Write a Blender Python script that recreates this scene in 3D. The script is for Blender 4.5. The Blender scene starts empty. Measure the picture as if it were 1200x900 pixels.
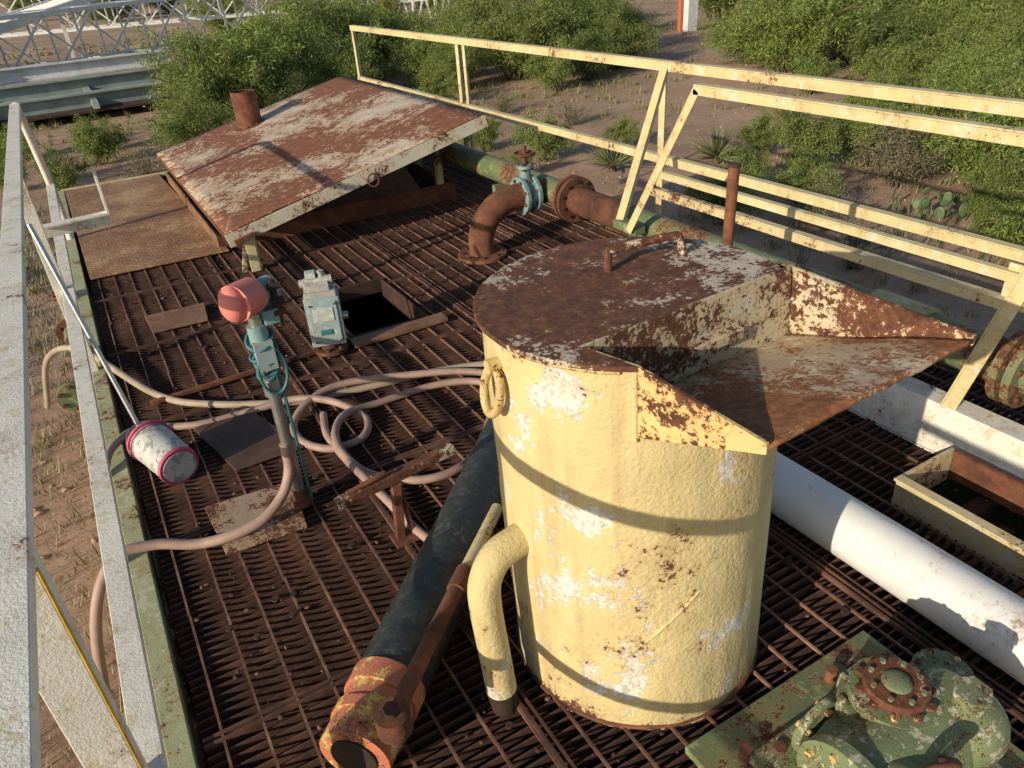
import bpy, math, random
import numpy as np
from mathutils import Vector, Matrix, noise
random.seed(7); rng=np.random.default_rng(7)
S=bpy.context.scene
# ---------------------------------------------------------------- materials
def newmat(name):
    m=bpy.data.materials.new(name); m.use_nodes=True
    nt=m.node_tree; nt.nodes.clear()
    out=nt.nodes.new('ShaderNodeOutputMaterial'); b=nt.nodes.new('ShaderNodeBsdfPrincipled')
    nt.links.new(b.outputs[0],out.inputs[0]); return m,nt,b
def N(nt,t,**k):
    n=nt.nodes.new(t)
    for a,v in k.items(): n.inputs[a].default_value=v
    return n
def noi(nt,co,scale,detail=6,rough=.6,dist=0.0):
    n=N(nt,'ShaderNodeTexNoise',Scale=scale,Detail=detail,Roughness=rough,Distortion=dist); nt.links.new(co,n.inputs['Vector']); return n.outputs['Fac']
def ramp(nt,fac,stops):
    r=nt.nodes.new('ShaderNodeValToRGB'); e=r.color_ramp.elements
    while len(e)<len(stops): e.new(.5)
    for i,(p,c) in enumerate(stops):
        e[i].position=p; e[i].color=(c,c,c,1) if isinstance(c,(int,float)) else (*c,1)
    nt.links.new(fac,r.inputs[0]); return r.outputs[0]
def mix(nt,f,a,b,bt='MIX'):
    n=nt.nodes.new('ShaderNodeMix'); n.data_type='RGBA'; n.blend_type=bt
    def s(i,v):
        if hasattr(v,'node'): nt.links.new(v,n.inputs[i])
        elif i==0: n.inputs[0].default_value=v
        else: n.inputs[i].default_value=(*v,1)
    s(0,f); s(6,a); s(7,b); return n.outputs[2]
def mth(nt,op,a,b=None):
    n=nt.nodes.new('ShaderNodeMath'); n.operation=op
    for i,v in enumerate((a,b)):
        if v is None: continue
        if hasattr(v,'node'): nt.links.new(v,n.inputs[i])
        else: n.inputs[i].default_value=v
    return n.outputs[0]
def coords(nt): return nt.nodes.new('ShaderNodeTexCoord').outputs['Object']
def mapped(nt,co,sc):
    mp=nt.nodes.new('ShaderNodeMapping'); mp.inputs['Scale'].default_value=sc; nt.links.new(co,mp.inputs[0]); return mp.outputs[0]
RD=[(.3,(.045,.018,.011)),(.5,(.12,.045,.024)),(.7,(.23,.092,.042))]
def weathered(name,paint,rust=.45,scale=6,prim=None,primamt=.6,edge=.02,bump=.35,orange=0.0,rough=.6,peel=0,dirt=.35,rd=RD,stretch=None,relief=False,w=(.36,.40,.24),zramp=None,streak=0,grey=None,pscale=1.2):
    m,nt,b=newmat(name); co=coords(nt)
    co2=mapped(nt,co,stretch) if stretch else co
    big=noi(nt,co2,scale*.28,2,.5); fine=noi(nt,co2,scale*2.0,6,.75); vf=noi(nt,co,scale*9,3,.7)
    v=mth(nt,'ADD',mth(nt,'ADD',mth(nt,'MULTIPLY',big,w[0]),mth(nt,'MULTIPLY',fine,w[1])),mth(nt,'MULTIPLY',vf,w[2]))
    if zramp:
        sp=nt.nodes.new('ShaderNodeSeparateXYZ'); nt.links.new(co,sp.inputs[0])
        v=mth(nt,'SUBTRACT',v,mth(nt,'MULTIPLY',ramp(nt,sp.outputs[2],zramp),.10))
    t=.5+(rust-.5)*.34
    mask=ramp(nt,v,[(t-edge*.5,1.0),(t+edge*.4,0.0)])
    halo=ramp(nt,v,[(t,1.0),(t+edge*3.0,0.0)])
    rustc=ramp(nt,noi(nt,co,scale*4,5,.75),rd)
    tone=noi(nt,co2,scale*.7,4,.65)
    pc=mix(nt,ramp(nt,tone,[(.3,0.0),(.7,1.0)]),[c*(1-dirt*.5) for c in paint],[min(1,c*1.05) for c in paint])
    if prim:
        pn=noi(nt,co,scale*pscale,7,.72,.2)
        pm=ramp(nt,pn,[(primamt,0.0),(primamt+.012,1.0)])
        pcol=prim
        if grey: pcol=mix(nt,ramp(nt,vf,[(.47,0.0),(.60,1.0)]),prim,grey)
        pc=mix(nt,pm,pc,pcol)
    if streak:
        st=noi(nt,mapped(nt,co,(14,14,1.1)),1.0,4,.6)
        pc=mix(nt,mth(nt,'MULTIPLY',ramp(nt,st,[(.54,0.0),(.70,1.0)]),streak),pc,(.30,.17,.07))
    pc=mix(nt,mth(nt,'MULTIPLY',halo,.5),pc,(.36,.19,.08) if not orange else (.5,.18,.04))
    col=mix(nt,mask,pc,rustc)
    nt.links.new(col,b.inputs['Base Color'])
    rr=ramp(nt,mask,[(0,rough),(1,.92)]); nt.links.new(rr,b.inputs['Roughness'])
    h=mth(nt,'MULTIPLY',vf,.5)
    if relief: h=mth(nt,'ADD',mth(nt,'MULTIPLY',mask,-.7),h)
    if relief and prim: h=mth(nt,'ADD',mth(nt,'MULTIPLY',pm,-.5),h)
    if peel: h=mth(nt,'ADD',h,mth(nt,'MULTIPLY',noi(nt,co,peel,3,.5),1.0))
    bp=N(nt,'ShaderNodeBump',Strength=bump,Distance=.006); nt.links.new(h,bp.inputs['Height']); nt.links.new(bp.outputs[0],b.inputs['Normal'])
    return m
def plain(name,c,rough=.5,metal=0,var=.25,scale=20,bump=.1):
    m,nt,b=newmat(name); co=coords(nt)
    f=noi(nt,co,scale,5,.7)
    nt.links.new(mix(nt,ramp(nt,f,[(.3,0.0),(.7,1.0)]),[x*(1-var) for x in c],[min(1,x*(1+var*.4)) for x in c]),b.inputs['Base Color'])
    b.inputs['Roughness'].default_value=rough; b.inputs['Metallic'].default_value=metal
    if bump:
        bp=N(nt,'ShaderNodeBump',Strength=bump,Distance=.004); nt.links.new(f,bp.inputs['Height']); nt.links.new(bp.outputs[0],b.inputs['Normal'])
    return m
M={}
M['tank']=weathered('cream_tank_paint',(.63,.52,.265),.175,8,prim=(.68,.66,.60),primamt=.572,bump=.6,peel=95,dirt=.40,relief=True,w=(.42,.34,.24),streak=.35,grey=(.46,.44,.39),pscale=.70,rough=.8,zramp=[(0,.8),(.06,0),(.95,0),(1.0,.7)])
M['lid']=weathered('rusted_lid_paint',(.52,.46,.37),.59,9,prim=(.56,.53,.44),primamt=.56,bump=.6,edge=.012,relief=True,w=(.40,.36,.24))
M['spout']=weathered('spout_paint',(.62,.49,.22),.50,8,bump=.5,edge=.012,orange=1,relief=True,w=(.38,.36,.26),streak=.5)
M['innerwall']=weathered('hopper_inner_paint',(.54,.46,.31),.47,10,prim=(.5,.48,.40),primamt=.56,bump=.6,edge=.014,relief=True,w=(.34,.38,.28))
M['tray']=weathered('tray_paint',(.50,.40,.28),.52,10,prim=(.60,.54,.41),primamt=.56,bump=.6,edge=.018,stretch=(1,.5,1),relief=True,w=(.42,.34,.24),rd=[(.3,(.11,.042,.018)),(.5,(.26,.10,.04)),(.7,(.40,.19,.08))])
M['creamrail']=weathered('cream_rail_paint',(.62,.53,.28),.24,14,prim=(.60,.57,.42),primamt=.56,bump=.4,edge=.03)
M['rustyrail']=weathered('rusty_cream_rail_paint',(.58,.49,.28),.37,14,prim=(.56,.50,.37),primamt=.56,bump=.5)
M['whiterail']=weathered('white_rail_paint',(.74,.72,.65),.20,16,prim=(.62,.56,.40),primamt=.58,bump=.6,dirt=.28,edge=.03)
M['hatch']=weathered('hatch_paint',(.54,.48,.40),.52,4.5,prim=(.42,.33,.25),primamt=.52,bump=.5,edge=.026,w=(.42,.34,.24),rd=[(.3,(.10,.036,.022)),(.5,(.18,.068,.036)),(.7,(.26,.11,.06))])
M['hatchedge']=weathered('hatch_edge_paint',(.62,.58,.47),.40,14,bump=.4)
M['green']=weathered('green_paint',(.12,.17,.085),.38,14,prim=(.24,.27,.16),primamt=.57,bump=.5)
M['greenpump']=weathered('pump_green_paint',(.17,.23,.115),.34,26,prim=(.44,.45,.33),primamt=.55,bump=.9,relief=True,w=(.25,.42,.33))
M['greenlight']=weathered('pale_green_paint',(.38,.40,.22),.34,16,prim=(.48,.48,.35),primamt=.56,bump=.4)
M['orangeend']=weathered('orange_end_paint',(.52,.17,.10),.30,20,prim=(.60,.45,.14),primamt=.54,bump=.7,relief=True,w=(.2,.45,.35))
def rustmat(name,stops,scale=12,bump=.6,rough=.9):
    m,nt,b=newmat(name); co=coords(nt)
    a=noi(nt,co,scale,7,.75)
    f=mth(nt,'ADD',mth(nt,'MULTIPLY',a,.6),mth(nt,'MULTIPLY',noi(nt,co,scale*.15,2,.6),.4))
    nt.links.new(ramp(nt,f,stops),b.inputs['Base Color']); b.inputs['Roughness'].default_value=rough
    if bump:
        bp=N(nt,'ShaderNodeBump',Strength=bump,Distance=.005); nt.links.new(noi(nt,co,scale*4,3,.7),bp.inputs['Height']); nt.links.new(bp.outputs[0],b.inputs['Normal'])
    return m
M['rust']=rustmat('rust',[(.37,(.045,.018,.012)),(.5,(.12,.045,.025)),(.63,(.23,.09,.042))])
M['grating']=rustmat('grating_rust',[(.38,(.034,.016,.012)),(.5,(.078,.035,.024)),(.62,(.165,.078,.052))],9,0)
M['rods']=rustmat('sunlit_rod_rust',[(.38,(.07,.034,.023)),(.5,(.155,.077,.05)),(.62,(.30,.17,.12))],11,0)  # rust paler than the bars, sun on the rods put into the colour
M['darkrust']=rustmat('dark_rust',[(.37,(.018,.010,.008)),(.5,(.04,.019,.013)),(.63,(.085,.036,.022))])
M['coverplate']=rustmat('dark_cover_plate',[(.37,(.045,.025,.018)),(.5,(.085,.045,.030)),(.63,(.14,.075,.05))],10,.3,.7)
M['plate']=rustmat('rusty_plate',[(.37,(.10,.05,.03)),(.5,(.19,.10,.058)),(.63,(.31,.18,.11))],9,.35,.75)
M['plate2']=weathered('painted_rusty_plate',(.38,.29,.21),.54,12,bump=.4)
def treadmat():
    m,nt,b=newmat('tread_plate'); co=coords(nt)
    f=mth(nt,'ADD',mth(nt,'MULTIPLY',noi(nt,co,30,5,.75),.45),mth(nt,'MULTIPLY',noi(nt,co,1.8,4,.6),.55))
    c=ramp(nt,f,[(.38,(.14,.062,.033)),(.5,(.27,.14,.072)),(.6,(.45,.31,.17))])
    w=[]
    for a in (45,-45):
        mp=nt.nodes.new('ShaderNodeMapping'); mp.inputs['Rotation'].default_value=(0,0,math.radians(a)); nt.links.new(co,mp.inputs[0])
        n=N(nt,'ShaderNodeTexWave',Scale=9.0); nt.links.new(mp.outputs[0],n.inputs['Vector']); w.append(n.outputs['Fac'])
    pr=mth(nt,'MULTIPLY',w[0],w[1])
    c=mix(nt,mth(nt,'MULTIPLY',ramp(nt,pr,[(.35,0.0),(.6,1.0)]),.16),c,(.46,.34,.22))
    nt.links.new(c,b.inputs['Base Color']); b.inputs['Roughness'].default_value=.8
    bp=N(nt,'ShaderNodeBump',Strength=.35,Distance=.004); nt.links.new(pr,bp.inputs['Height']); nt.links.new(bp.outputs[0],b.inputs['Normal'])
    return m
M['tread']=treadmat()
M['pvc']=weathered('white_pvc',(.70,.71,.72),.10,10,prim=(.55,.53,.48),primamt=.63,bump=.05,dirt=.2,rough=.4,rd=[(.3,(.3,.26,.2)),(.7,(.4,.36,.3))])
M['chrome']=plain('galvanised_steel',(.50,.51,.51),.35,.85,.25,30,.1)
M['teal']=plain('teal_enamel',(.19,.33,.34),.5,0,.3,30,.1)
M['greyteal']=weathered('grey_teal_enamel',(.27,.36,.38),.22,22,prim=(.45,.48,.46),primamt=.57,bump=.2)
M['tealcable']=plain('teal_cable',(.04,.16,.18),.5)
M['label']=plain('pale_label',(.46,.51,.49),.55,0,.4,40)
M['castgrey']=plain('cast_grey_metal',(.42,.42,.40),.6,.2,.4,35,.4)
M['pink']=plain('pink_cap',(.70,.22,.19),.65,0,.22,18,.1)
M['bpink']=plain('pink_plastic',(.50,.08,.16),.6,0,.4)
M['bucket']=weathered('scuffed_white_plastic',(.50,.51,.50),.18,22,prim=(.25,.26,.26),primamt=.53,bump=.2)
M['hose']=plain('pink_rubber_hose',(.38,.255,.21),.6,0,.38,7,.15)
M['hose2']=plain('beige_rubber_hose',(.38,.31,.23),.6,0,.38,7,.15)
def wrapmat():
    m,nt,b=newmat('black_tape_wrap'); co=coords(nt)
    f=noi(nt,co,26,6,.75); g=noi(nt,co,7,5,.75,.6)
    c=ramp(nt,f,[(.35,(.016,.019,.019)),(.55,(.036,.042,.040)),(.72,(.09,.095,.09))])
    c=mix(nt,ramp(nt,g,[(.58,0.0),(.66,.6)]),c,(.20,.17,.14))
    nt.links.new(c,b.inputs['Base Color']); nt.links.new(ramp(nt,f,[(.3,.30),(.7,.6)]),b.inputs['Roughness'])
    bp=N(nt,'ShaderNodeBump',Strength=.6,Distance=.006); nt.links.new(f,bp.inputs['Height']); nt.links.new(bp.outputs[0],b.inputs['Normal']); return m
M['blackhose']=wrapmat()
M['bluevalve']=plain('blue_valve_paint',(.20,.30,.31),.55,0,.6,25,.3)
M['yellow']=plain('yellow_paint',(.62,.40,.06),.6,0,.4)
M['dark']=plain('pit_floor_black',(.012,.010,.008),.9,bump=0)  # even near-black colour for the sheet below the grating
M['wall']=weathered('pit_wall_paint',(.40,.39,.28),.5,2.5)
M['whitest']=plain('white_steel',(.66,.68,.68),.5,0,.25,3,0)
M['greybeam']=plain('grey_green_beam',(.30,.36,.34),.6,0,.35,2,0)
M['red']=plain('orange_red_paint',(.5,.13,.06),.6,bump=0)
# ---------------------------------------------------------------- mesh builder
class MB:
    def __init__(s,name): s.n=name; s.v=[]; s.f=[]; s.mi=[]; s.sm=[]; s.mats=[]
    def m(s,k):
        if k not in s.mats: s.mats.append(k)
        return s.mats.index(k)
    def add(s,vs,fs,k,smooth=False):
        o=len(s.v); s.v+= [tuple(v) for v in vs]; i=s.m(k)
        for f in fs: s.f.append([o+a for a in f]); s.mi.append(i); s.sm.append(smooth)
    def box(s,c,size,k,rot=None):
        c=Vector(c); h=Vector(size)/2; vs=[]
        for z in (-1,1):
            for y in (-1,1):
                for x in (-1,1):
                    p=Vector((x*h.x,y*h.y,z*h.z)); vs.append(c+(rot@p if rot else p))
        s.add(vs,[(0,2,3,1),(4,5,7,6),(0,1,5,4),(2,6,7,3),(0,4,6,2),(1,3,7,5)],k)
    def beam(s,a,b,w,h,k,up=(0,0,1)):
        a=Vector(a); b=Vector(b); d=(b-a); L=d.length; d.normalize(); up=Vector(up)
        if abs(d.dot(up))>.95: up=Vector((0,1,0))
        x=d.cross(up).normalized(); z=x.cross(d).normalized()
        s.box((a+b)/2,(w,L,h),k,Matrix((x,d,z)).transposed())
    def angle(s,a,b,w,t,k,up=(0,0,1),side=1):
        a=Vector(a); b=Vector(b); d=(b-a).normalized(); up=Vector(up)
        if abs(d.dot(up))>.95: up=Vector((0,1,0))
        x=d.cross(up).normalized(); z=x.cross(d).normalized()
        s.beam(a+z*(w/2-t/2),b+z*(w/2-t/2),w,t,k,up)
        o=x*side*(w/2-t/2)-z*(t/2+.0005); s.beam(a+o,b+o,t,w-t,k,up)
    def tube(s,pts,r,k,seg=12,cap=True,smooth=True):
        pts=[Vector(p) for p in pts]; n=len(pts); rs=r if isinstance(r,(list,tuple)) else [r]*n
        t0=(pts[1]-pts[0]).normalized(); up=Vector((0,0,1)) if abs(t0.z)<.9 else Vector((1,0,0))
        x=t0.cross(up).normalized(); vs=[]
        for i in range(n):
            t=(pts[min(i+1,n-1)]-pts[max(i-1,0)]).normalized()
            x=(x-t*x.dot(t)).normalized(); y=t.cross(x)
            for j in range(seg):
                a=2*math.pi*j/seg; vs.append(pts[i]+(x*math.cos(a)+y*math.sin(a))*rs[i])
        fs=[(i*seg+j,i*seg+(j+1)%seg,(i+1)*seg+(j+1)%seg,(i+1)*seg+j) for i in range(n-1) for j in range(seg)]
        s.add(vs,fs,k,smooth)
        if cap:
            s.add(vs[:seg],[tuple(range(seg))[::-1]],k); s.add(vs[-seg:],[tuple(range(seg))],k)
    def cyl(s,a,b,r,k,seg=24,r2=None): s.tube([a,b],[r,r if r2 is None else r2],k,seg)
    def flange(s,c,axis,r,t,k,nb=8,kb=None,br=.012):
        c=Vector(c); ax=Vector(axis).normalized(); s.cyl(c-ax*t/2,c+ax*t/2,r,k,32)
        up=Vector((0,0,1)) if abs(ax.z)<.9 else Vector((1,0,0)); x=ax.cross(up).normalized(); y=ax.cross(x)
        for i in range(nb):
            a=2*math.pi*(i+.5)/nb; p=c+(x*math.cos(a)+y*math.sin(a))*r*.8
            s.cyl(p-ax*(t/2+br),p+ax*(t/2+br),br,kb or k,6)
    def ball(s,c,r,k,sc=(1,1,1),seg=20):
        c=Vector(c); vs=[];n=seg//2
        for i in range(n+1):
            p=math.pi*i/n
            for j in range(seg):
                a=2*math.pi*j/seg; vs.append(c+Vector((math.sin(p)*math.cos(a)*sc[0],math.sin(p)*math.sin(a)*sc[1],math.cos(p)*sc[2]))*r)
        s.add(vs,[(i*seg+j,(i+1)*seg+j,(i+1)*seg+(j+1)%seg,i*seg+(j+1)%seg) for i in range(n) for j in range(seg)],k,True)
    def build(s,mat=None,bevel=0,parent=None,solid=0):
        me=bpy.data.meshes.new(s.n); me.from_pydata(s.v,[],s.f)
        for k in s.mats: me.materials.append(M[k])
        me.polygons.foreach_set('material_index',s.mi); me.polygons.foreach_set('use_smooth',s.sm); me.update()
        o=bpy.data.objects.new(s.n,me); S.collection.objects.link(o)
        if mat is not None: o.matrix_world=mat
        if solid:
            q=o.modifiers.new('s','SOLIDIFY'); q.thickness=solid; q.offset=0
        if bevel:
            q=o.modifiers.new('b','BEVEL'); q.width=bevel; q.segments=2; q.limit_method='ANGLE'; q.angle_limit=math.radians(50)
        if parent: o.parent=parent
        return o
def crom(p,n=8):
    p=[Vector(q) for q in p]; p=[p[0]*2-p[1]]+p+[p[-1]*2-p[-2]]; out=[]
    for i in range(1,len(p)-2):
        for j in range(n):
            t=j/n; a,b,c,d=p[i-1],p[i],p[i+1],p[i+2]
            out.append(.5*((2*b)+(c-a)*t+(2*a-5*b+4*c-d)*t*t+(3*b-a-3*c+d)*t**3))
    out.append(p[-2]); return out
def empty(name):
    e=bpy.data.objects.new(name,None); S.collection.objects.link(e); return e
GZ=-2.0
# ---------------------------------------------------------------- deck
Y0,Y1,X0,X1=-1.6,8.42,-.18,3.1
pit=MB('steel_mud_pit')
pit.box((X0-.03,(Y0+Y1)/2,-1.06),(.02,Y1-Y0,1.86),'wall'); pit.box((X1+.03,(Y0+Y1)/2,-1.06),(.02,Y1-Y0,1.86),'green')
pit.box(((X0+X1)/2,Y1+.03,-1.06),(X1-X0+.04,.02,1.86),'wall'); pit.box(((X0+X1)/2,Y0-.03,-1.06),(X1-X0+.04,.02,1.86),'wall')
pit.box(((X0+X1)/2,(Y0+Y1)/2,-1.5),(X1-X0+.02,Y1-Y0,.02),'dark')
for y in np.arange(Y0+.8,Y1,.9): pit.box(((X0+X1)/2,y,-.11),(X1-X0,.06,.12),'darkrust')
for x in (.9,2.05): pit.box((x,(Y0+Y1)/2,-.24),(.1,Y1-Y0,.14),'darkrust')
pit.box((X0-.03,(Y0+Y1)/2,-.045),(.012,Y1-Y0,.13),'greenlight'); pit.box((X0-.055,(Y0+Y1)/2,.024),(.062,Y1-Y0+.02,.01),'greenlight'); 
pit.box((X0-.06,(Y0+Y1)/2,-.115),(.07,Y1-Y0,.01),'green')
pit.box((X1+.03,(Y0+Y1)/2,-.04),(.012,Y1-Y0,.14),'green'); pit.box((X1+.07,(Y0+Y1)/2,.034),(.09,Y1-Y0,.01),'green')
pit.box(((X0+X1)/2,Y1+.03,-.03),(X1-X0+.1,.06,.12),'creamrail')
for y in np.arange(Y0+.3,Y1,.75): pit.box((X0-.07,y,-1.0),(.06,.05,1.7),'green'); pit.box((X1+.07,y,-1.0),(.06,.05,1.7),'green')
pit.cyl((X0-.17,Y0,-.2),(X0-.17,4.9,-.2),.035,'green',14)
pit.cyl((X0-.17,4.9,-.2),(X0-.06,4.9,-.2),.035,'green',14)
pit.flange((X0-.17,5.05,-.12),(0,1,0),.09,.03,'rust',6); pit.cyl((X0-.17,4.85,-.12),(X0-.17,5.35,-.12),.05,'green',16); pit.cyl((X0-.17,5.25,-.12),(X0-.17,5.25,.06),.02,'rust',10)
pit.flange((X0-.17,5.25,.06),(0,0,1),.07,.012,'rust',4); pit.flange((X0-.22,4.2,-.16),(0,1,0),.08,.03,'green',6,'rust')
pit.build(bevel=.002)
# grating
g=MB('rusty_steel_grating')
holes=[(1.0,1.42,3.55,4.28),(.70,2.62,5.6,8.0),(2.1,2.42,-.4,1.13)]
def segs(lo,hi,cut):
    out=[(lo,hi)]
    for a,b in cut:
        n=[]
        for p,q in out:
            if b<=p or a>=q: n.append((p,q)); continue
            if a>p: n.append((p,a))
            if b<q: n.append((b,q))
        out=n
    return out
y=Y0
while y<Y1:
    cut=[(h[0],h[1]) for h in holes if h[2]<y<h[3]]
    for a,b in segs(X0,X1,cut):
        q=a
        while q<b-.02:
            e_=min(q+random.uniform(.7,1.2),b); j=random.uniform(-.0015,.0015)
            g.box(((q+e_)/2,y+random.uniform(-.001,.001),-.016+j),(e_-q,.005,.030),'grating'); q=e_
    y+=.031
x=X0+.05
while x<X1:
    cut=[(h[2],h[3]) for h in holes if h[0]<x<h[1]]
    for a,b in segs(Y0,Y1,cut):
        q=a
        while q<b-.01:
            e_=min(q+.9,b); j=random.uniform(-.003,.003)
            g.box((x+j,(q+e_)/2,.001+random.uniform(-.001,.0015)),(.007,e_-q,.008),'rods'); q=e_
    x+=.1
for yy in np.arange(.8,Y1,.9):
    yc=yy-.2
    for a,b in segs(X0,X1,[(h[0],h[1]) for h in holes if h[2]<yc<h[3]]):
        g.box(((a+b)/2,yc,.003),(b-a,.011,.014),'grating'); g.box(((a+b)/2,yc+.022,.0025),(b-a,.011,.013),'grating')
for xx in (.58,1.62,2.5):
    for a,b in segs(Y0,Y1,[(h[2],h[3]) for h in holes if h[0]-.01<xx<h[1]+.01]):
        g.box((xx,(a+b)/2,.004),(.010,b-a,.014),'grating'); g.box((xx+.02,(a+b)/2,.004),(.008,b-a,.013),'grating')
for i in range(60):
    px,py=random.uniform(X0,2.4),random.uniform(.8,5.4)
    if 0.95<px<1.5 and 3.5<py<4.5: continue
    g.cyl((px,py,.004),(px,py,.012),random.uniform(.01,.016),'darkrust',8)
for i in range(1800):
    px,py=random.uniform(X0,3.0),random.uniform(.6,5.5)
    if 0.98<px<1.45 and 3.5<py<4.3: continue
    r=random.uniform(.002,.008); g.ball((px,py,.003),r,random.choice(('rods','grating','darkrust')),(random.uniform(.7,1.8),random.uniform(.7,1.6),.4),6)
g.build()
def plate(name,poly,z,t,k):
    p=MB(name); n=len(poly)
    p.add([(x,y,z) for x,y in poly]+[(x,y,z+t) for x,y in poly],[tuple(range(n))[::-1],tuple(range(n,2*n))]+[(i,(i+1)%n,n+(i+1)%n,n+i) for i in range(n)],k); return p
plate('tread_plate_cover',[(-.2,8.5),(-.17,5.55),(.74,5.5),(.66,8.5)],.014,.012,'tread').build(bevel=.002)
plate('small_rusty_plate',[(.06,4.62),(.40,4.60),(.37,4.32),(.07,4.34)],.014,.01,'plate').build(bevel=.002)
plate('rusty_cover_plate',[(.08,3.13),(.32,3.20),(.45,2.70),(.17,2.70)],.014,.009,'coverplate').build(bevel=.002)
p=plate('post_base_plate',[(.015,2.52),(.345,2.49),(.31,2.19),(.03,2.21)],.015,.012,'plate2'); p.cyl((.335,2.33,.026),(.335,2.33,.05),.04,'rust'); p.build(bevel=.002)
p=MB('deck_hatch_rim'); 
p.box((1.22,3.49,.022),(.54,.09,.02),'plate'); p.box((1.21,3.55,-.05),(.44,.008,.14),'darkrust'); p.box((1.425,3.92,-.05),(.01,.74,.13),'darkrust'); p.box((.992,3.92,-.05),(.01,.74,.13),'darkrust'); p.box((1.21,4.29,-.03),(.44,.02,.09),'darkrust')
p.beam((-.05,3.49,.022),(.9,3.53,.022),.025,.02,'rust'); p.build(bevel=.002)
p=MB('open_pit_coaming')
p.box((2.1,.375,.03),(.014,1.55,.14),'rustyrail'); p.box((2.26,1.15,.03),(.30,.014,.14),'rustyrail'); p.box((2.42,.375,.03),(.014,1.55,.12),'rust'); p.box((2.095,.375,.105),(.04,1.55,.01),'rustyrail')
for i in range(5): p.box((2.26,.1+.2*i,-.12),(.3,.05,.04),'rust')
p.box((2.26,.6,-.2),(.3,1.0,.02),'darkrust'); p.build(bevel=.002)
# ---------------------------------------------------------------- big hatch lid
e=empty('raised_hatch_lid')
A=Vector((.67,4.98,.29)); B=Vector((2.62,4.98,.75)); C=Vector((2.58,8.02,.72))
xa=(B-A).normalized(); ya=Vector((0,1,0)); za=xa.cross(ya).normalized(); R=Matrix((xa,ya,za)).transposed().to_4x4(); T=Matrix.Translation(A)@R
L_=(B-A).length
p=MB('lid_plate'); nx,ny=20,24; vs=[];fs=[]
for j in range(ny+1):
    for i in range(nx+1):
        u=i/nx*L_; v=j/ny*3.07; vs.append((u,v,.012*noise.noise(Vector((u*1.4,v*1.4,3)))))
for j in range(ny):
    for i in range(nx): a=j*(nx+1)+i; fs.append((a,a+1,a+nx+2,a+nx+1))
p.add(vs,fs,'hatch',True); p.build(T,parent=e,solid=.008)
p=MB('lid_frame'); w=.09
p.box((L_/2,.004,-w/2-.006),(L_+.01,.01,w),'hatchedge'); p.box((L_/2,3.07,-w/2-.006),(L_+.01,.01,w),'hatchedge')
p.box((.004,1.535,-w/2-.006),(.01,3.05,w),'rust'); p.box((L_-.004,1.535,-w/2-.006),(.01,3.05,w),'hatchedge')
for v in (.6,1.2,1.8,2.4): p.box((L_/2,v,-.05),(L_-.03,.04,.06),'darkrust')
p.box((.1,-.02,-.07),(.14,.03,.03),'rust')
ring=[(1.05+.04*math.cos(a),-.02,-.085+.045*math.sin(a)) for a in np.linspace(0,2*math.pi,17)]
p.tube(ring,.007,'rust',6); p.build(T,parent=e,bevel=.002)
p=MB('lid_legs')
p.beam((.81,4.99,.0),(.81,4.99,.26),.06,.012,'creamrail'); p.beam((.845,5.015,.0),(.845,5.015,.26),.012,.05,'creamrail')
p.beam((.74,5.03,.0),(.79,5.0,.24),.03,.012,'hatchedge'); p.beam((2.5,5.62,.0),(2.5,5.62,.64),.05,.05,'rustyrail'); p.beam((2.5,7.9,.0),(2.5,7.9,.6),.05,.05,'creamrail')
p.build(parent=e,bevel=.002)
p=MB('hatch_coaming')
p.box((1.66,5.6,.06),(1.93,.015,.16),'rust'); p.box((.70,6.8,.06),(.015,2.4,.12),'plate'); p.box((2.62,6.8,.06),(.015,2.4,.16),'rust'); p.box((1.66,8.0,.06),(1.93,.015,.12),'rust')
p.add([(.9,5.7,.04),(2.4,5.7,.04),(2.55,7.3,.45),(.9,7.3,.12)],[(0,1,2,3)],'plate'); p.build(parent=e)
p=MB('rusty_vent_pipe'); zc=.29+(1.50-.67)*.236
p.tube([(1.50,7.6,zc-.02),(1.50,7.6,zc+.30)],.115,'rust',32,cap=False); p.tube([(1.50,7.6,zc+.30),(1.50,7.6,zc-.01)],.107,'darkrust',32,cap=False)
p.tube([(1.50+.111*math.cos(a),7.6+.111*math.sin(a),zc+.30) for a in np.linspace(0,2*math.pi,33)],.006,'rust',6,cap=False)
p.flange((1.50,7.6,zc+.0),xa.cross(ya),.15,.015,'rust',8); p.build()
# ---------------------------------------------------------------- cylindrical tank with hopper
ct=Vector((1.008,1.216,0))
TM=Matrix.Translation(ct)@Matrix.Rotation(math.radians(-1.4),4,Vector((.64,.77,0)))
e=empty('cylindrical_steel_tank')
ud=Vector((.9995,.03,0)).normalized(); nd=Vector((.03,-.9995,0)).normalized(); R0=.345; HT=1.06; VC=.145; VO=.53
wl,wr=-.25,.352; ol,orr=-.145,.455
def zf(v): return .892+(v-VC)*.255
def uwall(v): return wl+(ol-wl)*(v-VC)/(VO-VC)
def uv(u,v,z): q=ud*u+nd*v; return (q.x,q.y,z)
p=MB('tank_shell'); seg=300; nz=40; vs=[];fs=[]
for i in range(seg):
    a=2*math.pi*i/seg; d=Vector((math.cos(a),math.sin(a),0)); v=R0*d.dot(nd); uu=R0*d.dot(ud)
    top=HT if (v<VC or uu<uwall(v)+.004) else zf(v)-.004
    for k in range(nz+1):
        z=-.01+(top+.01)*k/nz; r=R0+.005*noise.noise(Vector((d.x*2,d.y*2,z*3)))+.0016*noise.noise(Vector((d.x*9,d.y*9,z*12)))
        vs.append((d.x*r,d.y*r,z))
for i in range(seg):
    for k in range(nz):
        a=i*(nz+1)+k; b=((i+1)%seg)*(nz+1)+k; fs.append((a,b,b+1,a+1))
p.add(vs,fs,'tank',True)
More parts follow.
